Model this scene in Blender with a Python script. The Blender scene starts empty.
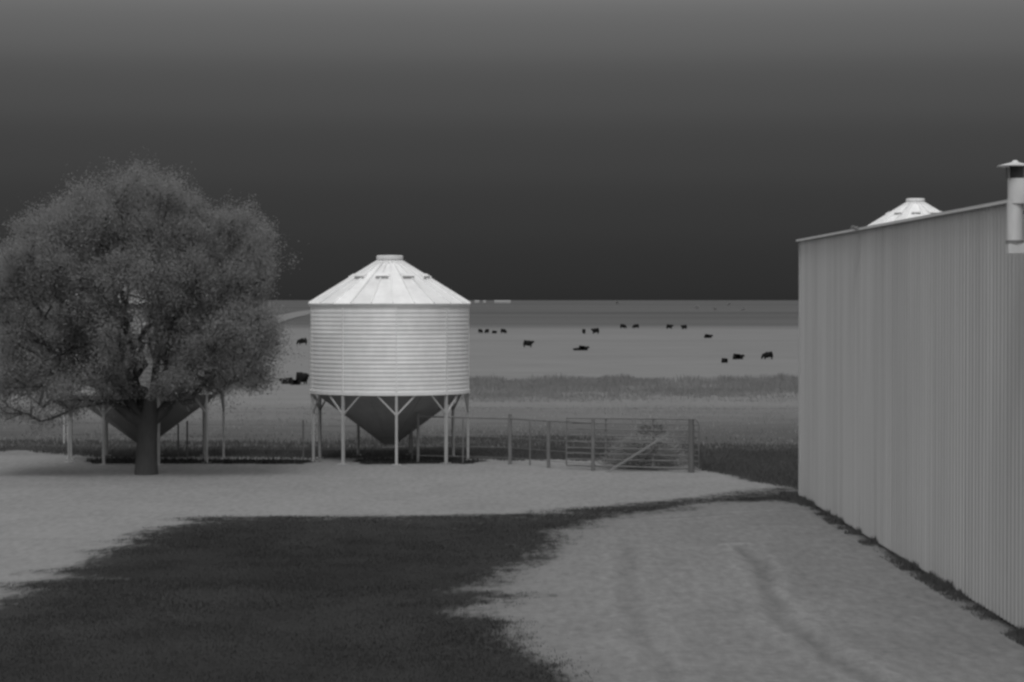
import bpy, bmesh, math, random
import numpy as np
from mathutils import Vector, Matrix, noise as mnoise
R = math.radians
random.seed(7); rng = np.random.default_rng(7)
scene = bpy.context.scene
col = scene.collection

# ------------------------------------------------------------------ camera
F = 2400.0; CX, HY = 512.0, 300.0; CAMZ = 4.8
cam_d = bpy.data.cameras.new('camera'); cam = bpy.data.objects.new('camera', cam_d); col.objects.link(cam)
cam_d.sensor_width = 36.0; cam_d.lens = F / 1024 * 36
cam_d.clip_start = 0.5; cam_d.clip_end = 30000
cam.location = (0, 0, CAMZ)
cam.rotation_euler = (R(90) - math.atan((341 - HY) / F), 0, 0)
scene.camera = cam

# ------------------------------------------------------------------ sky, sun, exposure
SUN_EL, SUN_AZ = R(56), R(8)             # sun behind the camera, a little to its left
sdir = Vector((-math.sin(SUN_AZ) * math.cos(SUN_EL), -math.cos(SUN_AZ) * math.cos(SUN_EL), math.sin(SUN_EL)))
w = bpy.data.worlds.new('World'); scene.world = w; w.use_nodes = True
nt = w.node_tree; nt.nodes.clear()
out = nt.nodes.new('ShaderNodeOutputWorld'); bg = nt.nodes.new('ShaderNodeBackground')
sky = nt.nodes.new('ShaderNodeTexSky'); sky.sky_type = 'NISHITA'; sky.sun_disc = False
sky.sun_elevation = SUN_EL; sky.sun_rotation = math.atan2(sdir.x, sdir.y)
sky.dust_density = 0.3; sky.air_density = 0.6; sky.ozone_density = 1.0
bw = nt.nodes.new('ShaderNodeRGBToBW')
tc = nt.nodes.new('ShaderNodeTexCoord'); sep = nt.nodes.new('ShaderNodeSeparateXYZ')
ramp = nt.nodes.new('ShaderNodeValToRGB')     # infrared sky: darkest at the horizon, paler with height
ramp.color_ramp.interpolation = 'CARDINAL'
while len(ramp.color_ramp.elements) < 12: ramp.color_ramp.elements.new(0.5)
for e, (p, v) in zip(ramp.color_ramp.elements, ((0.0, .038), (.025, .049), (.05, .074), (.075, .120), (.10, .212), (.124, .40), (.15, .72), (.18, 1.05), (.24, 1.65), (.34, 2.5), (.55, 3.5), (1.0, 6.4))):
    e.position = p; e.color = (v / 20, v / 20, v / 20, 1)
mul = nt.nodes.new('ShaderNodeMath'); mul.operation = 'MULTIPLY'
L = nt.links.new
L(tc.outputs['Generated'], sep.inputs[0]); L(sep.outputs['Z'], ramp.inputs[0])
L(sky.outputs[0], bw.inputs[0]); L(bw.outputs[0], mul.inputs[0]); gain = nt.nodes.new('ShaderNodeMath'); gain.operation = 'MULTIPLY'; gain.inputs[1].default_value = 20.0
L(ramp.outputs[0], gain.inputs[0]); L(gain.outputs[0], mul.inputs[1])
L(mul.outputs[0], bg.inputs['Color']); bg.inputs['Strength'].default_value = 0.10
L(bg.outputs[0], out.inputs[0])
sun_d = bpy.data.lights.new('sun', 'SUN'); sun = bpy.data.objects.new('sun', sun_d); col.objects.link(sun)
sun_d.energy = 0.95; sun_d.angle = R(18); sun_d.color = (1, 1, 1)      # the picture is monochrome
sun.rotation_euler = sdir.to_track_quat('Z', 'Y').to_euler(); sun.location = (0, -30, 60)
vs = scene.view_settings
vs.view_transform = 'Standard'; vs.look = 'None'; vs.exposure = 0; vs.gamma = 1; vs.use_curve_mapping = False
scene.render.engine = 'CYCLES'
scene.cycles.pixel_filter_type = 'BLACKMAN_HARRIS'; scene.cycles.filter_width = 2.7
scene.cycles.max_bounces = 6; scene.cycles.diffuse_bounces = 4

# ------------------------------------------------------------------ helpers
def mat(name, v, rough=.8, metal=0.0, spec=.2, nscale=None, namp=0.0, stretch=(1, 1, 1), rand=0.0, bump=0.0, bscale=None, trans=0.0):
    m = bpy.data.materials.new(name); m.use_nodes = True
    n = m.node_tree.nodes; l = m.node_tree.links.new; b = n['Principled BSDF']
    b.inputs['Roughness'].default_value = rough; b.inputs['Metallic'].default_value = metal
    b.inputs['Specular IOR Level'].default_value = spec
    b.inputs['Base Color'].default_value = (v, v, v, 1)
    cur = None
    def val(x):
        q = n.new('ShaderNodeValue'); q.outputs[0].default_value = x; return q.outputs[0]
    def op(o, a, c):
        q = n.new('ShaderNodeMath'); q.operation = o
        for i, s in enumerate((a, c)):
            if isinstance(s, (int, float)): q.inputs[i].default_value = s
            else: l(s, q.inputs[i])
        return q.outputs[0]
    if nscale or rand or bump:
        t = n.new('ShaderNodeTexCoord'); mp = n.new('ShaderNodeMapping'); mp.inputs['Scale'].default_value = stretch
        oi = n.new('ShaderNodeObjectInfo')
        l(t.outputs['Object'], mp.inputs[0]); l(op('MULTIPLY', oi.outputs['Random'], 37.0), mp.inputs['Location'])
        cur = val(v)
        if nscale:
            for k, (sc, am) in enumerate(((nscale, namp), (nscale * 4.3, namp * .6))):
                nz = n.new('ShaderNodeTexNoise'); nz.inputs['Scale'].default_value = sc; nz.inputs['Detail'].default_value = 5
                l(mp.outputs[0], nz.inputs['Vector'])
                f = op('ADD', op('MULTIPLY', op('SUBTRACT', nz.outputs['Fac'], .5), am * 2), 1.0)
                cur = op('MULTIPLY', cur, f)
        if rand:
            f = op('ADD', op('MULTIPLY', op('SUBTRACT', oi.outputs['Random'], .5), rand * 2), 1.0)
            cur = op('MULTIPLY', cur, f)
        l(cur, b.inputs['Base Color'])
        if bump:
            nz = n.new('ShaderNodeTexNoise'); nz.inputs['Scale'].default_value = bscale; nz.inputs['Detail'].default_value = 4
            l(mp.outputs[0], nz.inputs['Vector'])
            bp = n.new('ShaderNodeBump'); bp.inputs['Strength'].default_value = bump; bp.inputs['Distance'].default_value = .02
            l(nz.outputs['Fac'], bp.inputs['Height']); l(bp.outputs[0], b.inputs['Normal'])
    if trans:
        td = n.new('ShaderNodeBsdfTranslucent'); mx = n.new('ShaderNodeMixShader'); mx.inputs[0].default_value = trans
        if cur is not None: l(cur, td.inputs['Color'])
        else: td.inputs['Color'].default_value = (v, v, v, 1)
        l(b.outputs[0], mx.inputs[1]); l(td.outputs[0], mx.inputs[2]); l(mx.outputs[0], n['Material Output'].inputs[0])
    return m

def link(name, me, m=None, parent=None, smooth=False):
    if m is not None and not me.materials: me.materials.append(m)
    o = bpy.data.objects.new(name, me); col.objects.link(o)
    if parent is not None: o.parent = parent
    if smooth: me.polygons.foreach_set('use_smooth', [True] * len(me.polygons))
    return o
def empty(name, loc=(0, 0, 0), rz=0):
    o = bpy.data.objects.new(name, None); col.objects.link(o); o.location = loc; o.rotation_euler.z = rz
    o.empty_display_size = .3; return o
def tag(o, label=None, cat=None, group=None, kind=None):
    if label: o['label'] = label
    if cat: o['category'] = cat
    if group: o['group'] = group
    if kind: o['kind'] = kind
    return o
def copy_tree(o, parent=None):
    c = o.copy(); col.objects.link(c)
    if parent is not None: c.parent = parent
    for ch in list(o.children): copy_tree(ch, c)
    return c

class MB:
    """collects boxes, tubes and lathes into one mesh"""
    def __init__(s): s.v = []; s.f = []
    def add(s, vs, fs):
        k = len(s.v); s.v += [tuple(p) for p in vs]; s.f += [tuple(i + k for i in q) for q in fs]; return s
    def box(s, c, d, rot=None):
        c = Vector(c); h = Vector(d) / 2
        ps = [Vector((x * h.x, y * h.y, z * h.z)) for x in (-1, 1) for y in (-1, 1) for z in (-1, 1)]
        if rot is not None: ps = [rot @ p for p in ps]
        return s.add([c + p for p in ps], [(0, 1, 3, 2), (4, 6, 7, 5), (0, 4, 5, 1), (2, 3, 7, 6), (0, 2, 6, 4), (1, 5, 7, 3)])
    def tube(s, pts, rad, n=8, cap=True):
        pts = [Vector(p) for p in pts]
        if not hasattr(rad, '__len__'): rad = [rad] * len(pts)
        vs = []; fs = []; ref = None
        for i, p in enumerate(pts):
            d = (pts[min(i + 1, len(pts) - 1)] - pts[max(i - 1, 0)]).normalized()
            if ref is None: ref = Vector((1, 0, 0)) if abs(d.x) < .8 else Vector((0, 1, 0))
            a = (ref - d * ref.dot(d)).normalized(); b = d.cross(a); ref = a
            for k in range(n):
                t = 2 * math.pi * k / n; vs.append(p + (a * math.cos(t) + b * math.sin(t)) * rad[i])
        for i in range(len(pts) - 1):
            for k in range(n):
                k2 = (k + 1) % n; fs.append((i * n + k, i * n + k2, (i + 1) * n + k2, (i + 1) * n + k))
        if cap: fs.append(tuple(range(n - 1, -1, -1))); fs.append(tuple((len(pts) - 1) * n + k for k in range(n)))
        return s.add(vs, fs)
    def lathe(s, prof, n=36, a0=0, a1=2 * math.pi):
        full = abs(a1 - a0 - 2 * math.pi) < 1e-6; m = n if full else n + 1
        vs = []; fs = []
        for r_, z in prof:
            for k in range(m):
                t = a0 + (a1 - a0) * k / n; vs.append((r_ * math.sin(t), -r_ * math.cos(t), z))
        for i in range(len(prof) - 1):
            for k in range(n):
                k2 = (k + 1) % m; fs.append((i * m + k, i * m + k2, (i + 1) * m + k2, (i + 1) * m + k))
        return s.add(vs, fs)
    def mesh(s, name):
        me = bpy.data.meshes.new(name); me.from_pydata(s.v, [], s.f); me.update(); return me
    def build(s, name, m, parent=None, smooth=False): return link(name, s.mesh(name), m, parent, smooth)

def np_mesh(name, verts, faces):
    """verts (n,3), faces (m,k) -> mesh, fast"""
    me = bpy.data.meshes.new(name); k = faces.shape[1]
    me.vertices.add(len(verts)); me.vertices.foreach_set('co', verts.astype(np.float32).ravel())
    me.loops.add(faces.size); me.loops.foreach_set('vertex_index', faces.astype(np.int32).ravel())
    me.polygons.add(len(faces)); me.polygons.foreach_set('loop_start', np.arange(0, faces.size, k, dtype=np.int32))
    me.update(calc_edges=True); return me

# fractal value noise, numpy
_perm = rng.random((256, 256))
def vnoise(x, y):
    xi = np.floor(x).astype(int); yi = np.floor(y).astype(int); fx = x - xi; fy = y - yi
    fx = fx * fx * (3 - 2 * fx); fy = fy * fy * (3 - 2 * fy)
    g = lambda a, b: _perm[a % 256, b % 256]
    return (g(xi, yi) * (1 - fx) + g(xi + 1, yi) * fx) * (1 - fy) + (g(xi, yi + 1) * (1 - fx) + g(xi + 1, yi + 1) * fx) * fy
def fbm(x, y, o=4):
    s = 0; a = .5; t = 0
    for i in range(o): s = s + a * vnoise(x * 2 ** i + 17.3 * i, y * 2 ** i + 9.1 * i); t += a; a *= .5
    return s / t - .5
def sstep(a, b, x):
    t = np.clip((np.asarray(x, float) - a) / (b - a), 0, 1); return t * t * (3 - 2 * t)

# ------------------------------------------------------------------ terrain
def terr(x, y):
    x = np.asarray(x, float); y = np.asarray(y, float)
    z = -5 * sstep(76, 246, y) + np.clip(y - 900, 0, None) * (8.0 / 8100)
    z = z + .05 * sstep(90, 130, y) * fbm(x / 9, y / 9, 3) * 2 + .5 * sstep(300, 700, y) * fbm(x / 160, y / 160, 3)
    z = z + .03 * fbm(x / 2.2, y / 2.2, 3) * (1 - sstep(60, 68, y)) * sstep(4, 12, y)
    return z
def ground(px, py):
    """point of the ground seen at a picture position"""
    dx, dz = (px - CX) / F, -(py - HY) / F
    d = 15.0
    while d < 12000:
        if CAMZ + dz * d <= float(terr(dx * d, d)): break
        d *= 1.002
    return Vector((dx * d, d, float(terr(dx * d, d))))

def inpoly(x, y, poly):
    x = np.asarray(x); y = np.asarray(y); c = np.zeros(x.shape, bool); j = len(poly) - 1
    for i in range(len(poly)):
        xi, yi = poly[i]; xj, yj = poly[j]
        k = ((yi > y) != (yj > y)); 
        with np.errstate(divide='ignore', invalid='ignore'):
            c ^= k & (x < (xj - xi) * (y - yi) / (yj - yi + 1e-12) + xi)
        j = i
    return c
def gpoly(pp): return [tuple(ground(*p).xy) for p in pp]

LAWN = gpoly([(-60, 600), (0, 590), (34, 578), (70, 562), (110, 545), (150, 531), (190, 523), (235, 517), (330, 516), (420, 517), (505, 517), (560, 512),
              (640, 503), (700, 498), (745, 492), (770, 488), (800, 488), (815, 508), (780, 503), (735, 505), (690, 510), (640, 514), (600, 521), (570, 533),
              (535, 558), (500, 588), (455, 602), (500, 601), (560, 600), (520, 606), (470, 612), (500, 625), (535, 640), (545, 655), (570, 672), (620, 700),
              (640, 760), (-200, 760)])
VERGE = gpoly([(-60, 442), (150, 443), (310, 445), (410, 439), (570, 438), (690, 446), (740, 446), (805, 448), (900, 449), (900, 488), (805, 489), (775, 486), (745, 478),
               (702, 470), (690, 463), (620, 462), (570, 461), (480, 459), (310, 458), (100, 457), (40, 453), (-60, 449)])
UNDERSILO = [gpoly(q) for q in ([(84, 460), (130, 459), (200, 460.5), (270, 460), (318, 461), (300, 464.5), (230, 464), (150, 464.5), (90, 464)],
                            [(352, 460), (400, 458.5), (470, 459.5), (490, 461.5), (470, 464.5), (420, 464), (360, 465)])]  # dark patches on the gravel beneath the raised silos
# the shed's long wall
WA = np.array([7.03, 58.5]); WB = np.array([7.37, 34.4]); WU = (WB - WA) / np.linalg.norm(WB - WA); WN = np.array([WU[1], -WU[0]])
if WN[0] > 0: WN = -WN
def wall_dist(x, y): return (x - WA[0]) * WN[0] + (y - WA[1]) * WN[1]
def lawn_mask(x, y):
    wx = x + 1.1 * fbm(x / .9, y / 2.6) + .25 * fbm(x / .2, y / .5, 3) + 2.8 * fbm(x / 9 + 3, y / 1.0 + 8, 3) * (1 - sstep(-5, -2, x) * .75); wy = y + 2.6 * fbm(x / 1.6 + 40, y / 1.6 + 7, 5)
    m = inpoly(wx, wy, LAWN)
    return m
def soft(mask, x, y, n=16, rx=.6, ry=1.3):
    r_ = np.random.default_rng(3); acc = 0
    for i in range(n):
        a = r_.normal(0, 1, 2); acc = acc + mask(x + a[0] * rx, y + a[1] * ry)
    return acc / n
def verge_mask(x, y):
    wx = x + .6 * fbm(x / .8 + 5, y / .8); wy = y + 2.0 * fbm(x / 1.4 + 11, y / 2.4, 5)
    return inpoly(wx, wy, VERGE)
def undersilo_mask(x, y):
    wx = x + .5 * fbm(x / .5 + 5, y / .8); wy = y + .5 * fbm(x / .6 + 11, y / .8, 5)
    return inpoly(wx, wy, UNDERSILO[0]) | inpoly(wx, wy, UNDERSILO[1])

def geo(a, b, s0, g):
    r = [a]; s = s0
    while r[-1] < b: r.append(r[-1] + s); s *= g
    return r
xs = geo(0, 15, .2, 1.0); xs += geo(xs[-1] + .25, 7000, .3, 1.12); xs = np.array(sorted({-q for q in xs} | set(xs)))
ys = list(np.arange(-60, 20, 4.0)) + list(np.arange(20, 96, .2)) + geo(96.2, 9600, .4, 1.035)
ys = np.array(ys)
gx, gy = np.meshgrid(xs, ys); gz = terr(gx, gy)
# wheel ruts on the drive: shallow sunk tracks
RUT = [gpoly(q) for q in ([(742, 546), (760, 570), (764, 594), (790, 628), (835, 660), (900, 700)], [(622, 540), (632, 562), (626, 590), (640, 640), (690, 700)],
                          [(640, 520), (720, 515), (790, 512)])]
def polydist(x, y, P):
    d = np.full(x.shape, 1e9)
    for (ax, ay), (bx, by) in zip(P[:-1], P[1:]):
        vx, vy = bx - ax, by - ay; t = np.clip(((x - ax) * vx + (y - ay) * vy) / (vx * vx + vy * vy), 0, 1)
        d = np.minimum(d, np.hypot(x - ax - t * vx, y - ay - t * vy))
    return d
rut = np.zeros_like(gx)
for P, a in zip(RUT, (1.1, .6, .6)):
    dd = polydist(gx + .35 * fbm(gx / 1.2, gy / 2, 3), gy, P) ; rut = rut + a * (np.exp(-(dd / .12) ** 2) - .7 * np.exp(-((dd - .32) / .14) ** 2))
rut *= (gy < 62)
gz = gz - .04 * rut
nx, ny = len(xs), len(ys)
idx = np.arange(nx * ny).reshape(ny, nx)
fc = np.stack([idx[:-1, :-1], idx[:-1, 1:], idx[1:, 1:], idx[1:, :-1]], -1).reshape(-1, 4)
gme = np_mesh('ground', np.stack([gx, gy, gz], -1).reshape(-1, 3), fc)
green = soft(lawn_mask, gx, gy) * (gy < 64) + soft(verge_mask, gx, gy, 12, .4, 1.0) * (gy > 55) + undersilo_mask(gx, gy) * .8
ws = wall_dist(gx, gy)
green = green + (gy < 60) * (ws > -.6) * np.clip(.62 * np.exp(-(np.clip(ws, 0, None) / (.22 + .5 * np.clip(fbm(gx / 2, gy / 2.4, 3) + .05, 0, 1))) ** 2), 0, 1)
PADP = gpoly([(-200, 456), (310, 457), (570, 460), (690, 463), (702, 470), (745, 478), (775, 486), (700, 498), (560, 512), (235, 517), (0, 590), (-300, 620)])
pad = inpoly(gx, gy + 1.2 * fbm(gx / 2, gy / 2), PADP).astype(float)
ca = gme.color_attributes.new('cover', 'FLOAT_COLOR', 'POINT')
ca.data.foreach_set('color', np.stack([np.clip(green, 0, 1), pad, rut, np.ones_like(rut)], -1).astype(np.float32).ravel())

gm = bpy.data.materials.new('ground'); gm.use_nodes = True
n = gm.node_tree.nodes; l = gm.node_tree.links.new; b = n['Principled BSDF']; b.inputs['Roughness'].default_value = .95; b.inputs['Specular IOR Level'].default_value = .05
def gop(o, a, c, clamp=False):
    q = n.new('ShaderNodeMath'); q.operation = o; q.use_clamp = clamp
    for i, s in enumerate((a, c)):
        if isinstance(s, (int, float)): q.inputs[i].default_value = s
        else: l(s, q.inputs[i])
    return q.outputs[0]
geom = n.new('ShaderNodeNewGeometry'); sp = n.new('ShaderNodeSeparateXYZ'); l(geom.outputs['Position'], sp.inputs[0])
at = n.new('ShaderNodeAttribute'); at.attribute_name = 'cover'; sc = n.new('ShaderNodeSeparateColor'); l(at.outputs['Color'], sc.inputs[0])
def gnoise(scale, stretch=(1, 1, 1), det=5, off=0):
    mp = n.new('ShaderNodeMapping'); mp.inputs['Scale'].default_value = stretch; mp.inputs['Location'].default_value = (off, off, 0)
    l(geom.outputs['Position'], mp.inputs[0]); q = n.new('ShaderNodeTexNoise'); q.inputs['Scale'].default_value = scale; q.inputs['Detail'].default_value = det
    l(mp.outputs[0], q.inputs['Vector']); return gop('SUBTRACT', q.outputs['Fac'], .5)
def gmap(a, x0, x1, y0, y1):
    q = n.new('ShaderNodeMapRange'); q.interpolation_type = 'SMOOTHSTEP'; l(a, q.inputs[0])
    for i, vv in enumerate((x0, x1, y0, y1)): q.inputs[1 + i].default_value = vv
    return q.outputs[0]
def gmix(f, a, c):   # f*(c-a)+a
    d = gop('SUBTRACT', c, a) if not (isinstance(a, (int, float)) and isinstance(c, (int, float))) else c - a
    return gop('ADD', gop('MULTIPLY', f, d), a)
def vary(base, *terms):
    cur = base
    for t, am in terms: cur = gop('MULTIPLY', cur, gop('ADD', gop('MULTIPLY', t, am * 2), 1.0))
    return cur
fine = gnoise(6.0); mid = gnoise(.7, (1, .5, 1)); big = gnoise(.12, (1, .6, 1)); streak = gnoise(.02, (.25, 1.4, 1), 6); grit = gnoise(40, det=2)
broad = gnoise(.006, (.4, 1.2, 1), 5, 31); fieldstreak = gnoise(.0016, (.3, 2.0, 1), 5, 77)
grain = gnoise(3.0, (2.2, .6, 1), 6, 3)
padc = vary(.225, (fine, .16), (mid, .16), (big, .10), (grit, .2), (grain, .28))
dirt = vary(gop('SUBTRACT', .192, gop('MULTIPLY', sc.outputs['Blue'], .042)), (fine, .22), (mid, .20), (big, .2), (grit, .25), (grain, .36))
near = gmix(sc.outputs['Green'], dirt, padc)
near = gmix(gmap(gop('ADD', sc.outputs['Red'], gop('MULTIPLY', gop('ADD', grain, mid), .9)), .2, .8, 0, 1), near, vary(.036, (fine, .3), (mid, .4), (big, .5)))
lowf = vary(gmap(gop('ADD', sp.outputs['Y'], gop('MULTIPLY', big, 10.0)), 80, 112, .085, .155), (gnoise(.5, (.5, 1, 1), 6, 5), .35), (streak, .3))
field = vary(.192, (streak, .10), (broad, .16), (gnoise(.15, (.6, 1, 1), 6, 9), .16))
far = vary(.098, (fieldstreak, .6), (broad, .35))
cur = gmix(gmap(gop('ADD', sp.outputs['Y'], gop('MULTIPLY', big, 6.0)), 76, 80, 0, 1), near, lowf)
cur = gmix(gmap(gop('ADD', sp.outputs['Y'], gop('MULTIPLY', streak, 90.0)), 120, 215, 0, 1), cur, field)
cur = gmix(gmap(gop('ADD', sp.outputs['Y'], gop('ADD', gop('MULTIPLY', broad, 260.0), gop('MULTIPLY', gnoise(.02, (.3, .6, 1), 5, 13), 160.0))), 730, 1000, 0, 1), cur, far)
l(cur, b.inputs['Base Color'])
bp = n.new('ShaderNodeBump'); bp.inputs['Strength'].default_value = .5; bp.inputs['Distance'].default_value = .03
l(gop('ADD', gop('MULTIPLY', fine, .7), gop('ADD', mid, gop('MULTIPLY', grit, .3))), bp.inputs['Height']); l(bp.outputs[0], b.inputs['Normal'])
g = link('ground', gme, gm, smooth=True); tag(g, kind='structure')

# a pale track across the far paddock
TR = [ground(*p) for p in ((150, 352), (215, 335), (272, 320), (310, 311.5), (352, 306))]
def ribbon(name, pts, wd, m, lift):
    bm = MB(); vs = []
    for i in range(len(pts) - 1):
        for k in range(12):
            p = pts[i].lerp(pts[i + 1], k / 12); d = (pts[i + 1] - pts[i]).normalized(); s = Vector((-d.y, d.x, 0))
            for q in (-1, 1):
                a = p + s * q * wd / 2; vs.append((a.x, a.y, float(terr(a.x, a.y)) + lift))
    bm.add(vs, [(2 * i, 2 * i + 1, 2 * i + 3, 2 * i + 2) for i in range(len(vs) // 2 - 1)])
    return tag(bm.build(name, m), kind='structure')
ribbon('farm_track', TR, 16, mat('track_dirt', .175, nscale=.05, namp=.15), .25)

# ------------------------------------------------------------------ grass and weeds (uncountable)
def blades(name, x, y, h, wd, m, lean=.45, seg=1):
    k = len(x); a = rng.random(k) * 6.283; b_ = rng.random(k) * 6.283
    z = terr(x, y); le = lean * rng.random(k) * h
    px = np.cos(a) * wd / 2; py = np.sin(a) * wd / 2
    v = np.empty((k, 3, 3))
    v[:, 0] = np.stack([x - px, y - py, z - .01], -1); v[:, 1] = np.stack([x + px, y + py, z - .01], -1)
    v[:, 2] = np.stack([x + np.cos(b_) * le, y + np.sin(b_) * le, z + h], -1)
    o = link(name, np_mesh(name, v.reshape(-1, 3), np.arange(3 * k).reshape(-1, 3)), m)
    return tag(o, kind='stuff')
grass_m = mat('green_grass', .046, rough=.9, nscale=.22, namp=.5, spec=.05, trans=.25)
verge_m = mat('verge_grass', .10, rough=.9, nscale=.3, namp=.3, spec=.05, trans=.25)
# lawn
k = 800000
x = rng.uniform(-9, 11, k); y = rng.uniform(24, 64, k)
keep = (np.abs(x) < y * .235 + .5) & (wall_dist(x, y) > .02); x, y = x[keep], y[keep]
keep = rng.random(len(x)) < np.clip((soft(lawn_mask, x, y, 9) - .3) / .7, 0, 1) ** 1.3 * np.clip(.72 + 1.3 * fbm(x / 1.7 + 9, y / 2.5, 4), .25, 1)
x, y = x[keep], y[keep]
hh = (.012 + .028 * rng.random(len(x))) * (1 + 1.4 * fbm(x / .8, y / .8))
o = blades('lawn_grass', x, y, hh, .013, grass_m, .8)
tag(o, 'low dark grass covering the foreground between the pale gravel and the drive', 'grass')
# weeds at the foot of the shed wall
t = rng.uniform(0, 36, 34000); cl = fbm(t * 1.6, t * 0 + 2, 4); s = .02 + .32 * rng.random(34000) ** 2.0
keep = rng.random(34000) < np.clip(.22 + 1.8 * cl, .03, .8); t, s, cl = t[keep], s[keep], cl[keep]
x = WA[0] + WU[0] * t + WN[0] * s; y = WA[1] + WU[1] * t + WN[1] * s
o = blades('wall_weeds', x, y, (.03 + .20 * np.clip(cl + .06, 0, .5) * 1.6) * (.4 + rng.random(len(x))) * np.clip(1.2 - s * 2, .3, 1), .022, mat('wall_weeds', .10, nscale=2, namp=.3, trans=.25), .7)
tag(o, 'dark ragged weeds along the foot of the shed wall', 'weeds')
# verge behind the yard
k = 260000
x = rng.uniform(-19, 15, k); y = rng.uniform(58, 100, k)
keep = (np.abs(x) < y * .24) & ~((wall_dist(x, y) < .1) & (y < 59)); x, y = x[keep], y[keep]
keep = rng.random(len(x)) < np.where(y > 76, soft(verge_mask, x, y, 10, .5, 2.6) ** 1.5 * .8, verge_mask(x, y + .25) * .9); x, y = x[keep], y[keep]
o = blades('verge_grass', x, y, (.05 + .07 * rng.random(len(x))) * (1 + 1.2 * fbm(x / 1.5, y / 1.5)), .03, verge_m, .6)
tag(o, 'dark band of rank grass along the back edge of the gravel yard', 'grass')
k = 16000  # short dark blades over the dark patches beneath the silos
x = rng.uniform(-14, -.3, k); y = rng.uniform(68, 74, k); keep = undersilo_mask(x, y); x, y = x[keep], y[keep]
o = blades('undersilo_blades', x, y, .05 + .07 * rng.random(len(x)), .03, grass_m, .8)
tag(o, 'patches of short dark blades on the gravel beneath the raised silos', 'weeds')
# tall dry grass between the verge and the creek
dry_m = mat('dry_grass', .26, rough=.95, nscale=.12, namp=.3, spec=.02, trans=.2)
k = 110000
x = rng.uniform(-60, 60, k); y = 78 + 160 * rng.random(k) ** 1.5
keep = (np.abs(x) < y * .24) & (rng.random(k) < .45 + 2.2 * fbm(x / 3 + 3, y / 6)); x, y = x[keep], y[keep]
o = blades('dry_grass', x, y, (.03 + .08 * rng.random(len(x))), .05, dry_m, .7)
tag(o, 'dry tussocky grass on the slope below the yard', 'grass')
# creek line of tall reeds
reed_m = mat('reeds', .24, rough=.95, nscale=.05, namp=.3, spec=.02, trans=.25)
k = 190000
x = rng.uniform(-8, 130, k); yy = 225 + 65 * rng.random(k) ** .55
yc = yy + 7 * fbm(x / 30, yy * 0 + 3, 3)
dens = .5 + 1.9 * fbm(x / 7, yc / 14, 4)
keep = (rng.random(k) < np.clip(dens, .1, 1)) & (x > -8) & (x < yc * .26); x, yc, yy = x[keep], yc[keep], yy[keep]
hh = (.12 + .92 * sstep(228, 288, yy) * (.5 + 1.7 * np.clip(fbm(x / 1.9, yc / 9, 4) + .12, 0, 1))) * (.4 + .7 * rng.random(len(x)))
o = blades('creek_reeds', x, yc, hh, .16, reed_m, .35)
tag(o, 'grey strip of tall reeds crossing the paddock behind the gate', 'reeds')

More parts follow.
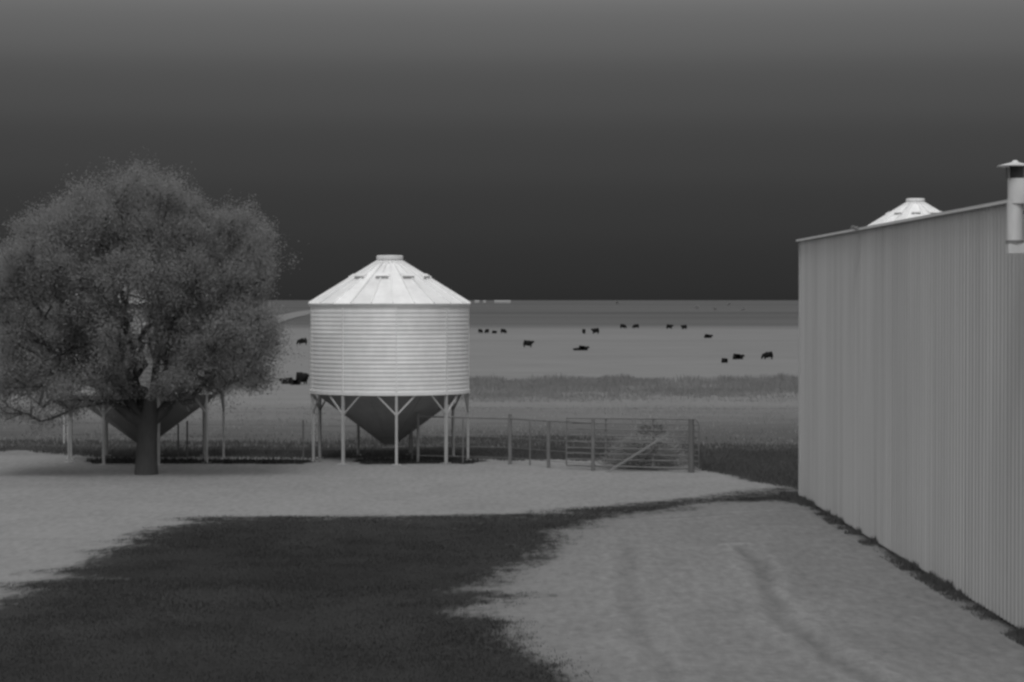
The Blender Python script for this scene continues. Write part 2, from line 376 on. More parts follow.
# ------------------------------------------------------------------ silos
galv = mat('galvanised_sheet', .76, rough=.5, metal=.15, spec=.4, nscale=1.3, namp=.16, stretch=(1, 1, .6), rand=.06)
galv_roof = mat('galvanised_roof', .80, rough=.5, metal=.1, spec=.4, nscale=1.6, namp=.18, rand=.08)
steel = mat('painted_steel', .42, rough=.6, nscale=2, namp=.15, spec=.3)
dullsteel = mat('dull_steel', .20, rough=.7, nscale=2, namp=.2, spec=.3)
hop_m = mat('hopper_sheet', .30, rough=.6, metal=.1, spec=.3, nscale=.9, namp=.2)
vent_m = mat('vent_mesh', .42, rough=.7, nscale=8, namp=.2)
def make_silo(R0, zb, ze, name, label, th0):
    root = empty(name); tag(root, label, 'silo', 'galvanised hopper silos')
    step = 2 * math.pi / 9
    # corrugated wall sheets: three tiers of nine
    nt_ = 3; th = (ze - zb) / nt_; nc = 7 if ze < 6 else 14
    prof = []
    for i in range(nc * 6 + 1):
        u = i / (nc * 6); prof.append((R0 + .006 * math.cos(u * nc * 2 * math.pi), u * th))
    bm = MB(); bm.lathe(prof, 10, 0, step - .004)
    sheet = bm.mesh('wall_sheet'); sheet.materials.append(galv); sheet.polygons.foreach_set('use_smooth', [True] * len(sheet.polygons))
    for ti in range(nt_):
        for k in range(9):
            o = link('wall_sheet', sheet, None, root); o.location.z = zb + ti * th; o.rotation_euler.z = th0 + k * step
    for k in range(9):        # seams
        bm = MB(); a = th0 + k * step; bm.box((0, -R0 - .006, (zb + ze) / 2), (.035, .016, ze - zb - .02), None)
        o = bm.build('seam_strip', galv, root); o.rotation_euler.z = a
    # roof panels with a raised rib
    zt = ze + (R0 - .37) * .605; rl = R0 + .055; ze2 = ze - .03; N = 24; st = 2 * math.pi / N
    bm = MB(); bm.lathe([(rl, ze2), (rl, ze2 + .03), (.37, zt + .03)], 3, 0, st)
    rib = [(rl + .012, ze2 + .06), (.37, zt + .06)]
    vs = []
    for r_, z in ((rl + .004, ze2 - .005), (.37, zt + .02)):
        hw = .022
        for s_, dz in ((-hw, 0), (-hw * .7, .075), (hw * .7, .075), (hw, 0)): vs.append((s_, -r_, z + dz))
    bm.add(vs, [(0, 1, 5, 4), (1, 2, 6, 5), (2, 3, 7, 6), (0, 3, 2, 1)])
    pan = bm.mesh('roof_panel'); pan.materials.append(galv_roof)
    for k in range(N):
        o = link('roof_panel', pan, None, root); o.rotation_euler.z = k * st + .09
    # small roof vents half way up
    rv = .37 + (R0 - .37) * .385; zv = ze + (R0 - rv) * .605; sl = math.atan(.605)
    for k in range(9):
        a = R(-8) + (k - 1) * R(37.5)
        o = MB().box((0, -rv, zv + .06), (.40, .17, .10), Matrix.Rotation(-sl * .0 + R(31), 3, 'X')).build('roof_vent', galv_roof, root); o.rotation_euler.z = a
        q = MB().box((0, -rv - .080, zv + .030), (.36, .03, .08), Matrix.Rotation(R(31), 3, 'X')).build('louvre', vent_m, o)
    # eave and base rings
    MB().lathe([(R0 + .02, ze - .09), (R0 + .03, ze - .09), (R0 + .03, ze - .02), (R0 + .02, ze - .02)], 72).build('eave_ring', galv, root)
    MB().lathe([(R0 - .05, zb - .07), (R0 + .035, zb - .07), (R0 + .035, zb + .03), (R0 - .05, zb + .03)], 72).build('base_ring', galv, root)
    # filler cap
    c = MB().lathe([(.46, zt - .07), (.46, zt + .03), (.37, zt + .05), (.37, zt + .12), (.0, zt + .12)], 32).build('cap_collar', galv, root)
    MB().lathe([(.40, zt + .11), (.40, zt + .205), (.37, zt + .225), (.0, zt + .235)], 32).build('lid', galv_roof, c)
    # hopper
    h = MB().lathe([(R0 - .05, zb - .02), (.17, .47), (.17, .40)], 45).build('hopper', hop_m, root)
    for k in range(9):
        a = th0 + (k + .5) * step
        q = MB().tube([(0, -(R0 - .07), zb - .04), (0, -.19, .478)], .010, 4).build('hopper_seam', hop_m, h); q.rotation_euler.z = a
    MB().box((0, 0, .40), (.42, .42, .05)).box((.27, 0, .405), (.16, .1, .03)).build('slide_gate', steel, h)
    # legs
    for k in range(9):
        a = th0 + k * step
        lg = empty('leg'); bpy.data.objects.remove(lg)
        lg = MB().box((0, -R0 + .02, (zb + .05) / 2 - .0), (.072, .07, zb + .05)).build('leg', steel, root); lg.rotation_euler.z = a
        MB().box((0, -R0 + .02, .012), (.26, .22, .025)).build('foot_plate', steel, lg)
        for s_ in (-1, 1):
            t = R(14); p1 = Vector((s_ * (R0 - .02) * math.sin(t), -(R0 - .02) * math.cos(t), zb - .06)); p0 = Vector((s_ * .03, -R0 + .02, zb - .62))
            MB().tube([p0, p1], .03, 6).build('brace', steel, lg)
    # ladder up the side
    ld = MB()
    for s_ in (-.19, .19): ld.tube([(s_, -R0 - .07, .5), (s_, -R0 - .07, ze - .06)], .018, 6)
    o = ld.build('ladder', galv, root); o.rotation_euler.z = R(-108)
    for i in range(13):
        q = MB().tube([(-.19, -R0 - .07, .75 + i * .3), (.19, -R0 - .07, .75 + i * .3)], .012, 5).build('rung', galv, o)
    return root
D0 = 72.0
silo = make_silo(2.37, 2.09, 4.70, 'grain_silo', 'whole galvanised hopper silo on legs standing clear between tree and gate', R(7.5))
silo.location = ((389.8 - CX) / F * D0, D0, 0)
s2 = copy_tree(silo); s2.location = ((144.5 - CX) / F * D0, D0, 0); s2.rotation_euler.z = R(11)
s2['label'] = 'galvanised hopper silo on legs mostly hidden behind the big tree'
DB = 103.0
s3 = make_silo(2.41, 2.4, 8.05, 'grain_silo', 'taller silo behind the shed with only its bright cone roof showing', R(0))
s3.location = ((915 - CX) / F * DB, DB, float(terr(17, DB)) - .02)

# ------------------------------------------------------------------ shed
shed_m = mat('shed_sheet', .48, rough=.6, metal=.05, spec=.25, nscale=2.6, namp=.22, stretch=(1, 1, .03), rand=.04)
trim_m = mat('shed_trim', .85, rough=.5, nscale=3, namp=.08, spec=.3)
conc = mat('plinth', .16, nscale=4, namp=.2)
HW = 6.22
ang = math.atan2(WU[1], WU[0])
shed = empty('farm_shed', (WA[0], WA[1], 0), ang)
tag(shed, 'tall farm shed clad in vertical ribbed metal sheets beside the drive', 'shed')
# local: x along the wall towards the camera, +y to the building's inside when looking so
ins = 1 if Vector((-math.sin(ang), math.cos(ang))).dot(Vector((-WN[0], -WN[1]))) > 0 else -1
SW = .762; NS = 52; LEN = SW * NS; DEP = 13.0
def sheet_mesh(h):
    pts = []; nr = 3; p = SW / nr
    for i in range(nr):
        x0 = i * p
        pts += [(x0, 0), (x0 + p * .55, 0), (x0 + p * .66, .018), (x0 + p * .86, .018), (x0 + p * .97, 0)]
    pts.append((SW + .012, 0)); vs = []; fs = []
    for x_, d_ in pts:
        for z_ in (0, h): vs.append((x_, -ins * d_, z_))
    for i in range(len(pts) - 1):
        q = (2 * i, 2 * i + 2, 2 * i + 3, 2 * i + 1); fs.append(q if ins > 0 else q[::-1])
    return MB().add(vs, fs).mesh('cladding_sheet')
m_lo = sheet_mesh(HW - .012); m_lo.materials.append(shed_m)
for i in range(NS):
    for me, z_, off in ((m_lo, .04, 0),):
        o = link('cladding_sheet', me, None, shed); o.location = (i * SW, -ins * off - ins * random.uniform(0, .003), z_); o.rotation_euler.z = ins * random.uniform(-.002, .002)
MB().box((LEN / 2, ins * .1, .0), (LEN, .16, .30)).build('plinth', conc, shed)
MB().box((.03, -ins * .012, HW / 2), (.10, .06, HW - .05)).build('corner_flashing', shed_m, shed)
o = MB().box((0.03, ins * DEP / 2, HW / 2), (.05, DEP - .1, HW)).build('end_wall', shed_m, shed)
o = MB().box((LEN - .03, ins * DEP / 2, HW / 2), (.05, DEP - .1, HW)).build('end_wall', shed_m, shed)
MB().box((LEN / 2, ins * (DEP - .05), HW / 2), (LEN, .06, HW)).build('back_wall', shed_m, shed)
RS = .17
bm = MB()
for (y0, z0, y1, z1) in ((-.10, HW + .035, DEP / 2, HW + .035 + RS * (DEP / 2 + .16)), (DEP + .10, HW + .02, DEP / 2, HW + .02 + RS * (DEP / 2 + .16))):
    vs = [(xx, ins * yy, zz + dz) for dz in (0, .018) for xx in (-.09, LEN + .09) for yy, zz in ((y0, z0), (y1, z1))]
    bm.add(vs, [(0, 1, 3, 2), (4, 6, 7, 5), (0, 4, 5, 1), (2, 3, 7, 6), (0, 2, 6, 4), (1, 5, 7, 3)])
bm.build('roof', mat('roof_sheet', .6, rough=.5, nscale=2, namp=.1), shed)
for xx in (0, LEN):
    MB().add([(xx, ins * .05, HW - .02), (xx, ins * (DEP - .05), HW - .02), (xx, ins * DEP / 2, HW + RS * DEP / 2)], [(0, 1, 2)]).build('gable', shed_m, shed)
gt = MB()
vs = []; 
for xx in (-.10, LEN + .10):
    vs += [(xx, -ins * .045, HW + .03), (xx, -ins * .045, HW + .012), (xx, -ins * .055, HW + .004), (xx, -ins * .085, HW + .004), (xx, -ins * .098, HW + .012), (xx, -ins * .098, HW + .035), (xx, -ins * .092, HW + .035), (xx, -ins * .083, HW + .012), (xx, -ins * .06, HW + .012)]
gt.add(vs, [(i, (i + 1) % 9, 9 + (i + 1) % 9, 9 + i) for i in range(9)])
gut = gt.build('gutter', trim_m, shed)
for i in range(0, 24):
    MB().box((.5 + i * 1.6, -ins * .07, HW + .026), (.03, .05, .008)).build('gutter_bracket', trim_m, gut)
MB().box((17.4 * 0 + 9.3, -ins * .15, HW + .06), (.5, .08, .05)).box((9.1, -ins * .15, HW + .09), (.12, .06, .04)).build('roof_fitting', dullsteel, shed)

# exhaust flue on the shed wall
FD = 33.4; fx = (1014.5 - CX) / F * FD
flue = empty('exhaust_flue', (fx, FD, 0)); tag(flue, 'capped metal exhaust flue fixed high on the shed wall', 'flue')
pipe_m = mat('flue_steel', .62, rough=.5, metal=.15, nscale=3, namp=.2, stretch=(1, 1, .3), spec=.4)
zl = 5.57
wd_ = wall_dist(fx, FD)
bm = MB().lathe([(.112, zl), (.112, 6.2)], 24)
el = bm.build('pipe', pipe_m, flue, True)
o = MB().lathe([(.0, 6.14), (.145, 6.14), (.145, 6.49), (.132, 6.49), (.132, 6.15)], 28).build('hood', pipe_m, flue); o.location.x = .045
o = MB().lathe([(.118, 6.48), (.118, 6.66)], 20).build('dark_sleeve', mat('dark_sleeve', .05, nscale=30, namp=.3), flue); o.location.x = .03  # dark cylinder filling the gap under the rain cap
for k in range(4):
    a = R(45 + 90 * k); MB().box((.14 * math.cos(a), .14 * math.sin(a), 6.57), (.014, .014, .2)).build('cap_strut', dullsteel, flue)
MB().lathe([(.0, 6.655), (.245, 6.655), (.25, 6.665), (.05, 6.715), (.03, 6.74), (.0, 6.745)], 32).build('rain_cap', pipe_m, flue)
MB().box((wd_ / 2 - .055, 0, zl - .055), (wd_ + .11, .21, .13)).box((wd_ / 2 - .05, 0, zl + .012), (wd_ + .08, .17, .012)).build('duct', pipe_m, flue)
MB().lathe([(.108, zl + .02), (.124, zl + .02), (.124, zl + .06), (.108, zl + .06)], 24).build('clamp_ring', dullsteel, flue)
MB().box((wd_ / 2, 0, 6.02), (wd_ - .12, .03, .04)).build('wall_bracket', dullsteel, flue)

# ------------------------------------------------------------------ fence and gate
rail_m = mat('weathered_pipe', .17, rough=.8, nscale=4, namp=.25, spec=.15)
post_m = mat('weathered_post', .13, rough=.9, nscale=6, namp=.3, stretch=(1, 1, .2), spec=.05)
gate_m = mat('gate_pipe', .17, rough=.7, nscale=4, namp=.2, spec=.2)
def gp(px, py): 
    d = CAMZ * F / (py - HY); return Vector(((px - CX) / F * d, d, 0))
def top(px, py, base):
    return CAMZ - (py - HY) / F * base.y
fence = empty('pipe_fence', gp(418, 463)); tag(fence, 'weathered pipe rail fence running from the silo to the gate', 'fence')
FO = fence.location
P = {}
for key, (bx, by, ty, rad) in {'a': (418, 463, 413, .045), 'b': (510, 464.5, 414, .052), 'c': (548.5, 468, 421, .052), 'd': (593, 471, 418, .052)}.items():
    q = gp(bx, by); P[key] = (q, top(bx, ty, q))
    MB().tube([q - FO + Vector((0, 0, -.05)), q - FO + Vector((0, 0, P[key][1]))], rad, 8).build('post', rail_m, fence)
for (bx, by, ty) in ((530, 465.5, 421), (463, 463.7, 419)):
    q = gp(bx, by); MB().tube([q - FO + Vector((0, 0, -.05)), q - FO + Vector((0, 0, top(bx, ty, q)))], .022, 6).build('thin_post', rail_m, fence)
seq = ['a', 'b', 'c', 'd']; RY = {'a': 416.5, 'b': 418.5, 'c': 421, 'd': 423}
for k_ in seq: P[k_] = (P[k_][0], top(0, RY[k_], P[k_][0]))
for i in range(3):
    (q0, z0), (q1, z1) = P[seq[i]], P[seq[i + 1]]
    for off, rad, nm in ((.0, .028, 'top_rail'), (.55, .009, 'wire'), (.85, .009, 'wire'), (1.15, .009, 'wire')):
        MB().tube([q0 - FO + Vector((0, 0, z0 - off)), q1 - FO + Vector((0, 0, z1 - off))], rad, 6).build(nm, rail_m, fence)
# run of thin posts and wire behind the silos
wf = empty('wire_fence', gp(303, 461)); tag(wf, 'thin post and wire fence behind the silos', 'fence'); WO = wf.location
prev = None
for px_, by, ty in ((-40, 456, 420), (70, 457.5, 428), (178, 457.5, 424), (187, 459.5, 421), (303, 461.5, 420), (412, 461, 418)):
    q = gp(px_, by); zt = top(px_, ty, q)
    MB().tube([q - WO + Vector((0, 0, -.05)), q - WO + Vector((0, 0, zt))], .026, 6).build('post', rail_m, wf)
    if prev and abs(prev[2] - px_) > 20:
        for z_ in (.35, .7, 1.05): MB().tube([prev[0] - WO + Vector((0, 0, z_)), q - WO + Vector((0, 0, z_))], .004, 4).build('wire', rail_m, wf)
    prev = (q, zt, px_)
# gate
g0 = gp(566.5, 469.5); g1 = gp(699, 472.5); gate = empty('farm_gate', g0, math.atan2(g1.y - g0.y, g1.x - g0.x))
tag(gate, 'wide tubular metal farm gate with many rails and rounded corner', 'gate')
GL = (g1 - g0).length; GT = 1.48
c_ = .16
pts = [(0, 0, .12), (0, 0, GT - .02), (GL - c_, 0, GT)]
for i in range(1, 6):
    t = i / 5 * math.pi / 2; pts.append((GL - c_ + c_ * math.sin(t), 0, GT - c_ + c_ * math.cos(t)))
pts += [(GL, 0, .10), (0, 0, .12)]
MB().tube(pts, .026, 8).build('outer_frame', gate_m, gate)
for z_ in (.30, .46, .62, .80, .98, 1.15, 1.32):
    MB().tube([(.02, 0, z_), (GL - .02, 0, z_)], .019, 6).build('rail', gate_m, gate)
for px_ in (606, 653.5):
    u = (px_ - 566.5) / (699 - 566.5) * GL; MB().tube([(u, .03, .12), (u, .03, GT - .02)], .028, 6).build('upright', gate_m, gate)
gpst = gp(691, 472.5); gpst.y -= .12
o = MB().tube([(0, 0, -.05), (.005, 0, .8), (0, 0, 1.50)], [.085, .08, .08], 10).build('gate_post', post_m); o.location = gpst
tag(o, 'thick dark timber post holding the right end of the gate', 'post')
# timber prop leaning against the gate
b0 = gp(607, 471.5); 
o = MB().box((0, 0, .98), (.07, .05, 2.1)).build('timber_prop', mat('pale_timber', .21, nscale=5, namp=.2, stretch=(1, 1, .15)))
b0.y -= .32; e0 = Vector((gp(669, 472).x, b0.y + .24, top(669, 434, Vector((0, 67.0, 0))))) 
o.location = b0; o.rotation_euler = (e0 - b0).to_track_quat('Z', 'Y').to_euler()
tag(o, 'pale timber prop leaning diagonally against the front of the gate', 'timber')

# ------------------------------------------------------------------ leaf clouds
def leaf_mesh(name, centres, size, jitter, per, flat=1.0):
    c = np.repeat(np.asarray(centres), per, 0); k = len(c)
    c = c + rng.normal(0, 1, (k, 3)) * np.asarray(jitter)
    a = rng.normal(0, 1, (k, 3)); a /= np.linalg.norm(a, axis=1)[:, None]
    b_ = rng.normal(0, 1, (k, 3)); b_ -= a * (a * b_).sum(1)[:, None]; b_ /= np.linalg.norm(b_, axis=1)[:, None]
    s = size * (.6 + .8 * rng.random(k))[:, None]
    v = np.stack([c - a * s, c - b_ * s * .45, c + a * s, c + b_ * s * .45], 1)
    return np_mesh(name, v.reshape(-1, 3), np.arange(4 * k).reshape(-1, 4))

# ------------------------------------------------------------------ big tree
bark = mat('bark', .075, rough=.95, nscale=3, namp=.35, stretch=(1, 1, .3), spec=.05, bump=.6, bscale=9)
leaf_m = mat('leaves', .29, rough=.9, nscale=.5, namp=.14, spec=.0, trans=.45)
S = 36.3
rng = np.random.default_rng(23)
tree = empty('broad_tree', gp(146, 474.5)); tag(tree, 'large broad leafy tree standing in front of the left silo', 'tree')
lobes = []
for (px_, py_, rx, rz, yo, ry) in ((55, 310, 60, 92, -.3, 2.2), (104, 250, 72, 66, .2, 2.2), (146, 228, 74, 58, -.2, 2.0), (212, 276, 58, 80, .1, 2.2),
                                   (222, 338, 60, 58, -.3, 2.0), (52, 362, 60, 52, -.2, 1.9), (140, 300, 112, 88, 0, 2.6), (180, 372, 60, 30, -.4, 1.6), (92, 380, 50, 30, -.4, 1.6), (268, 352, 16, 26, 0, .8), (38, 382, 56, 38, -.3, 1.7), (95, 388, 40, 26, -.9, 1.0), (228, 368, 46, 32, -.3, 1.6)):
    lobes.append(((px_ - 146) / S, yo - .3, (474 - py_) / S, rx / S, ry, rz / S))
lob = np.array(lobes)
def in_crown(p, sc=1.0):
    d = ((p[:, None, :] - lob[None, :, :3]) / (lob[None, :, 3:] * sc)) ** 2
    u = p - np.array([0, 0, 2.2]); u = u / np.linalg.norm(u, axis=1)[:, None]
    f = np.array([.75 * mnoise.noise(Vector(q) * 3.3) + .75 * mnoise.noise(Vector(q) * 7.5 + Vector((5, 3, 1))) for q in u])
    return np.sqrt(d.sum(2).min(1)) < .90 + .40 * f
def hole(p):
    pxx = p[:, 0] * S + 146; pyy = 474 - p[:, 2] * S
    h = (((pxx - 147 - (pyy - 350) * .05) / 15) ** 2 + ((pyy - 354) / 40) ** 2 < 1) & (fbm(pxx / 4.5 + 50, pyy / 11 + 50, 3) > -.13)
    h |= (pyy > 398 - np.clip(np.abs(pxx - 150) - 22, 0, 60) * -.05) & (np.abs(pxx - 152) < 34)
    h |= (((pxx - 176) / 9) ** 2 + ((pyy - 404) / 5) ** 2 < 1)
    return h
cand = rng.uniform([-4.4, -3.2, 1.5], [4.4, 3.0, 8.7], (60000, 3))
nz_ = np.array([mnoise.noise(Vector(q) * .75) for q in cand])
cand = cand[in_crown(cand) & ~hole(cand) & (nz_ > -.34)]
clump = np.array([mnoise.noise(Vector(q) * 1.7 + Vector((9, 2, 4))) for q in cand])
edge = ~in_crown(cand, .74); keep = ~edge | (clump > -.06); cand = cand[keep]; edge = edge[keep]
att = np.concatenate([cand[edge][:2300], cand[~edge][:900]])
# grow branches: every point hangs on the nearest node nearer to the fork
fork = np.array([.02, 0, 1.35])
nodes = [np.array([0, 0, -.1]), np.array([.0, 0, .5]), np.array([.01, 0, .95]), fork]; par = [-1, 0, 1, 2]
for tgt in ((-1.0, -.1, 3.0), (-.45, .5, 3.2), (.35, -.5, 3.0), (1.15, .1, 2.7), (1.4, .6, 2.9), (-1.3, -.6, 2.5)):
    t_ = np.array(tgt); p_ = 3
    for i in range(1, 4):
        q = fork + (t_ - fork) * i / 3 + np.array([0, 0, -.12 * math.sin(i / 3 * math.pi)]); nodes.append(q); par.append(p_); p_ = len(nodes) - 1
    t2 = t_ + (t_ - fork) * .95 + np.array([0, 0, .75])
    for i in range(1, 4): nodes.append(t_ + (t2 - t_) * i / 3); par.append(p_); p_ = len(nodes) - 1
att = att[np.argsort(np.linalg.norm(att - fork, axis=1))]
A = np.zeros((12000, 3)); A[:len(nodes)] = nodes; cnt = len(nodes); reach = [np.linalg.norm(q - fork) for q in nodes]
tips = []
for q in att:
    rq = np.linalg.norm(q - fork); ra = np.array(reach[:cnt])
    d = np.linalg.norm(A[:cnt] - q, axis=1) + np.where(ra > rq * .97, 9, 0) + .35 * ra * 0
    d[:3] = 99; j = int(np.argmin(d)); D = d[j]; ns_ = max(1, int(min(D, 4) / .35)); p_ = j
    for i in range(1, ns_ + 1):
        f_ = i / ns_; q2 = A[j] * (1 - f_) + q * f_ + (np.array([0, 0, .10 * math.sin(f_ * math.pi)]) + rng.normal(0, .03, 3)) * (1 if i < ns_ else 0)
        if cnt >= 11990: break
        A[cnt] = q2; par.append(p_); reach.append(np.linalg.norm(q2 - fork)); p_ = cnt; cnt += 1
    tips.append(q)
kids = [[] for _ in range(cnt)]
for i in range(1, cnt): kids[par[i]].append(i)
rad = np.zeros(cnt)
for i in sorted(range(cnt), key=lambda q: -q):
    rad[i] = max(.007, sum(rad[c]**2.25 for c in kids[i]) ** (1 / 2.25)) if kids[i] else .007
rad *= .29 / rad[1]; rad = np.maximum(rad, .006); rad[0] = .34; rad[2] = .275; rad[3] = .30
for i_ in kids[3]: rad[i_] = max(rad[i_], .15)
trunk = MB(); limbs = MB()
chains = []; stack = [0]; seen = set()
start = [(0, None)]
while start:
    i, p_ = start.pop(); ch = ([p_] if p_ is not None else []) + [i]
    while kids[i]:
        ks = sorted(kids[i], key=lambda q: -rad[q])
        for o_ in ks[1:]: start.append((o_, i))
        i = ks[0]; ch.append(i)
    chains.append(ch)
for ch in chains:
    pts = [A[i] for i in ch]; rr = [rad[i] for i in ch]
    if len(ch) > 1 and ch[0] != 0: rr[0] = min(rr[0], rr[1] * 1.25)
    big_ = max(rr)
    (trunk if big_ > .03 else limbs).tube(pts, rr, 12 if big_ > .15 else (7 if big_ > .05 else 4), cap=False)
trunk.build('trunk', bark, tree, True)
limbs.build('twigs', bark, tree)
tp = np.array(tips); tp = tp[~hole(tp)]
ctr = np.concatenate([tp, tp + rng.normal(0, .16, tp.shape)]); thin_ = in_crown(ctr, .84); ctr = ctr[thin_ | (rng.random(len(ctr)) < .68)]; ctr = np.repeat(ctr, 92, 0)
out_ = ctr - np.array([0, 0, 1.8]); out_ /= np.linalg.norm(out_, axis=1)[:, None]
ctr = ctr + rng.normal(0, .12, ctr.shape) + out_ * rng.normal(.03, .16, (len(ctr), 1))
ctr = ctr[~hole(ctr) | (rng.random(len(ctr)) < .09)]
me = leaf_mesh('crown', ctr, .027, (.01, .01, .01), 1)
crown = link('crown', me, leaf_m, tree); tag(crown, kind='stuff')
# ------------------------------------------------------------------ bush behind the gate
bush_m = mat('bush_leaves', .32, rough=.8, nscale=1.5, namp=.2, spec=.1, trans=.3)
def bush(loc, rx, rz, cn, label, cat='bush', m=bush_m, size=.035, per=26, name='bush'):
    root = empty(name, loc); tag(root, label, cat)
    th = rng.random(cn) * 6.283; rr = np.sqrt(rng.random(cn)); zz = rng.random(cn) ** .8
    pts_ = np.stack([rr * np.cos(th) * rx * (1 - .55 * zz), rr * np.sin(th) * rx * .7 * (1 - .55 * zz), zz * rz + .05], -1)
    st = MB()
    for q in pts_[::3]: st.tube([(q[0] * .15, q[1] * .15, 0), (q[0] * .6, q[1] * .6, q[2] * .6), q], [.014, .01, .004], 4, cap=False)
    st.build('stems', bark, root)
    link('foliage', leaf_mesh('foliage', pts_, size, (rx * .11, rx * .1, rz * .09), per), m, root)
    return root
b1 = gp(655, 470); b1.y += 1.5
bush(b1, .72, 1.18, 240, 'scrubby rounded bush growing behind the gate', size=.022, per=70)
b2 = gp(648, 470.5); b2.y += .8
bush(b2, 1.35, .80, 560, 'low spreading clump of dry weeds at the foot of the gate', 'weeds', mat('dry_weeds', .32, nscale=2, namp=.2, trans=.3), size=.018, per=90, name='weed_clump')

# ------------------------------------------------------------------ cattle
hide = mat('black_hide', .012, rough=.7, nscale=3, namp=.3, spec=.1)
def skin_mesh(name, V, E, Rr, root=0):
    me = bpy.data.meshes.new(name); me.from_pydata(V, E, []); me.update()
    o = bpy.data.objects.new(name, me); col.objects.link(o)
    md = o.modifiers.new('s', 'SKIN'); md.use_smooth_shade = True
    o.modifiers.new('d', 'SUBSURF').levels = 2
    for i, r_ in enumerate(Rr):
        me.skin_vertices[0].data[i].radius = r_ if hasattr(r_, '__len__') else (r_, r_)
        me.skin_vertices[0].data[i].use_root = (i == root)
    dg = bpy.context.evaluated_depsgraph_get(); dg.update()
    res = bpy.data.meshes.new_from_object(o.evaluated_get(dg)); res.name = name
    bpy.data.objects.remove(o); res.materials.clear(); res.materials.append(hide); return res
def cow_mesh(pose):
    # x forward; hip at 0
    V = [(-.75, 0, 1.02), (-.3, 0, .93), (.2, 0, .90), (.65, 0, .97)]; Rr = [(.40, .46), (.47, .56), (.48, .60), (.40, .54)]; E = [(0, 1), (1, 2), (2, 3)]
    def add(p, r_, to): V.append(p); Rr.append(r_); E.append((to, len(V) - 1)); return len(V) - 1
    dz = 0
    if pose == 'lying':
        V[:] = [(a, b_, c - .55) for a, b_, c in V]
    if pose == 'grazing': nk = [(.95, 0, .85), (1.15, 0, .5), (1.22, 0, .26), (1.36, 0, .10)]
    else: nk = [(.92, 0, 1.12), (1.06, 0, 1.26), (1.2, 0, 1.22), (1.38, 0, 1.06)]
    if pose == 'lying': nk = [(a, b_, c - .55) for a, b_, c in nk]
    j = 3
    for p, r_ in zip(nk, ((.24, .32), (.18, .22), (.16, .19), (.10, .11))): j = add(p, r_, j)
    hd = len(V) - 2
    for s in (-1, 1):
        add((V[hd][0] - .06, s * .2, V[hd][2] + .06), .035, hd)
        if pose != 'lying':
            k_ = add((-.72, s * .19, .80), .2, 0); k_ = add((-.66, s * .19, .62), .13, k_); k_ = add((-.80, s * .19, .42), .085, k_); k_ = add((-.76, s * .19, .06), .07, k_)
            k_ = add((.62, s * .17, .72), .17, 3); k_ = add((.62, s * .17, .40), .095, k_); k_ = add((.62, s * .17, .05), .07, k_)
        else:
            k_ = add((-.6, s * .36, .16), .13, 0); k_ = add((-.15, s * .44, .09), .06, k_)
            k_ = add((.75, s * .26, .12), .08, 3); k_ = add((.95, s * .22, .07), .055, k_)
    k_ = add((-.98, 0, V[0][2] + .02), .04, 0); k_ = add((-1.03, 0, V[0][2] - .35), .025, k_); add((-1.02, 0, max(.1, V[0][2] - .65)), .04, k_)
    return skin_mesh('cow_body', V, E, Rr, 1)
CM = {p: cow_mesh(p) for p in ('standing', 'grazing', 'lying')}
cows = [  # picture x, foot y, pose, heading, scale, label
 (302.5, 345, 'grazing', 170, 1.0, 'lone black cow in the paddock just left of the silo wall'),
 (287, 384, 'lying', 160, .75, 'black cow lying down, leftmost of the cluster between tree and silo'),
 (295.5, 385, 'lying', 30, .6, 'small black cow lying in the middle of the cluster left of the silo'),
 (302.5, 384.5, 'standing', -50, .9, 'black cow standing tallest in the cluster against the silo edge'),
 (480.5, 333.3, 'grazing', 55, .8, 'far black cow, first from the silo in the row of four'),
 (486.8, 333.3, 'grazing', 125, .8, 'far black cow, second from the silo in the row of four'),
 (494.5, 333.3, 'lying', 45, .8, 'far black cow lying third from the silo in the row of four'),
 (503.5, 333.6, 'grazing', 40, .9, 'far black cow at the right end of the row of four'),
 (528, 347.6, 'standing', 12, 1.0, 'big black cow standing side on alone right of the silo'),
 (576, 350.5, 'lying', 195, .5, 'small black calf lying beside a larger resting cow'),
 (583, 350.5, 'lying', 8, .95, 'black cow lying beside a small calf in mid paddock'),
 (584, 334, 'standing', 80, .9, 'black cow seen end on, left of a pair above the resting cow'),
 (595.5, 334, 'standing', 150, 1.1, 'black cow standing at the right of a pair above the resting cow'),
 (623, 328.6, 'grazing', 20, 1.0, 'black cow at the far paddock edge, leftmost of four along it'),
 (636, 328.6, 'grazing', 160, 1.0, 'black cow at the far paddock edge, second of four from the left'),
 (669.5, 329.2, 'standing', 15, 1.05, 'black cow at the far paddock edge, third of four from the left'),
 (684, 329.6, 'standing', 140, 1.0, 'black cow at the far paddock edge, rightmost of four along it'),
 (708, 338, 'lying', 5, 1.0, 'black cow resting alone midway between far edge and shed'),
 (725, 362.8, 'lying', 60, .7, 'small black cow, nearest and leftmost of three by the shed'),
 (738, 359.3, 'lying', 20, .9, 'black cow lying in the middle of three by the shed'),
 (768, 359.6, 'grazing', 155, .85, 'black cow grazing closest to the shed corner'),
]
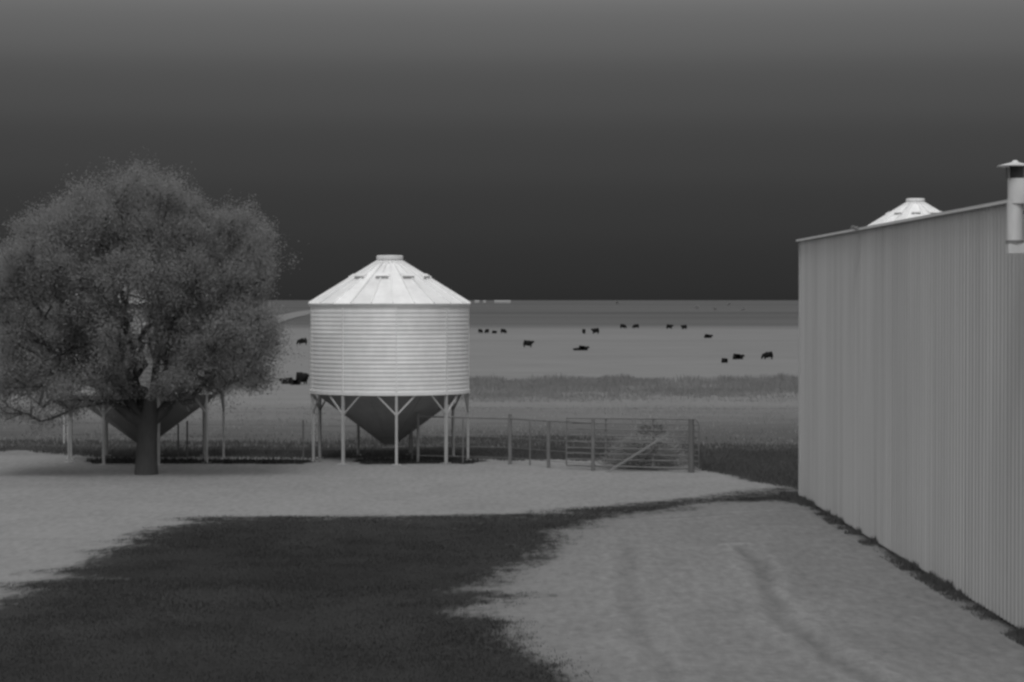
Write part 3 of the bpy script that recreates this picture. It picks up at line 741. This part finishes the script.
for (px_, py_, pose, hd, scl, lab) in cows:
    o = link('cow', CM[pose]); o.location = ground(px_, py_); o.rotation_euler.z = R(hd); o.scale = (scl,) * 3
    tag(o, lab, 'cow', 'black cattle in the paddock')

# ------------------------------------------------------------------ far things
pale = mat('pale_metal', .34, nscale=.2, namp=.1); droof = mat('pale_roof', .38)
def far_shed(px_, py_, wpx, hpx, label):
    q = ground(px_, py_); s_ = q.y / F; W, H, Dp = wpx * s_, hpx * s_, 12.0
    root = empty('distant_shed', q); tag(root, label, 'shed', 'sheds on the horizon')
    MB().box((0, 0, H * .35), (W, Dp, H * .7)).build('wall', pale, root)
    vs = [(-W / 2 - .3, -Dp / 2 - .3, H * .7), (-W / 2 - .3, Dp / 2 + .3, H * .7), (-W / 2 - .3, 0, H), (W / 2 + .3, -Dp / 2 - .3, H * .7), (W / 2 + .3, Dp / 2 + .3, H * .7), (W / 2 + .3, 0, H)]
    MB().add(vs, [(0, 2, 1), (3, 4, 5), (0, 3, 5, 2), (1, 2, 5, 4), (0, 1, 4, 3)]).build('roof', droof, root)
far_shed(502.5, 303, 16, 2.6, 'long pale shed on the horizon right of the silo')
far_shed(477, 303, 4.5, 2.6, 'tiny pale shed on the horizon touching the silo eave')
far_shed(484.5, 303, 2.6, 2.4, 'tiny pale shed on the horizon between silo and long shed')
scrub = mat('far_scrub', .30, nscale=.3, namp=.2, trans=.2)
for (px_, py_, wpx, lab) in ((697, 308.5, 8, 'faint wide bush on the far plain, leftmost of the four near the shed'), (715, 310, 4, 'small faint bush on the far plain, second of four towards the shed'), (729, 305.5, 5, 'faint bush closest to the horizon among the four near the shed'),
                             (743, 310.5, 7, 'faint wide bush on the far plain, rightmost and nearest the shed'), (617, 304, 5, 'faint bush on the horizon above the middle cattle')):
    q = ground(px_, py_); s_ = q.y / F
    o = bush(q, wpx * s_ / 2, 2.6 * s_, 60, lab, 'bush', scrub, size=.25 * s_, per=14, name='far_bush'); o['group'] = 'bushes on the far plain'
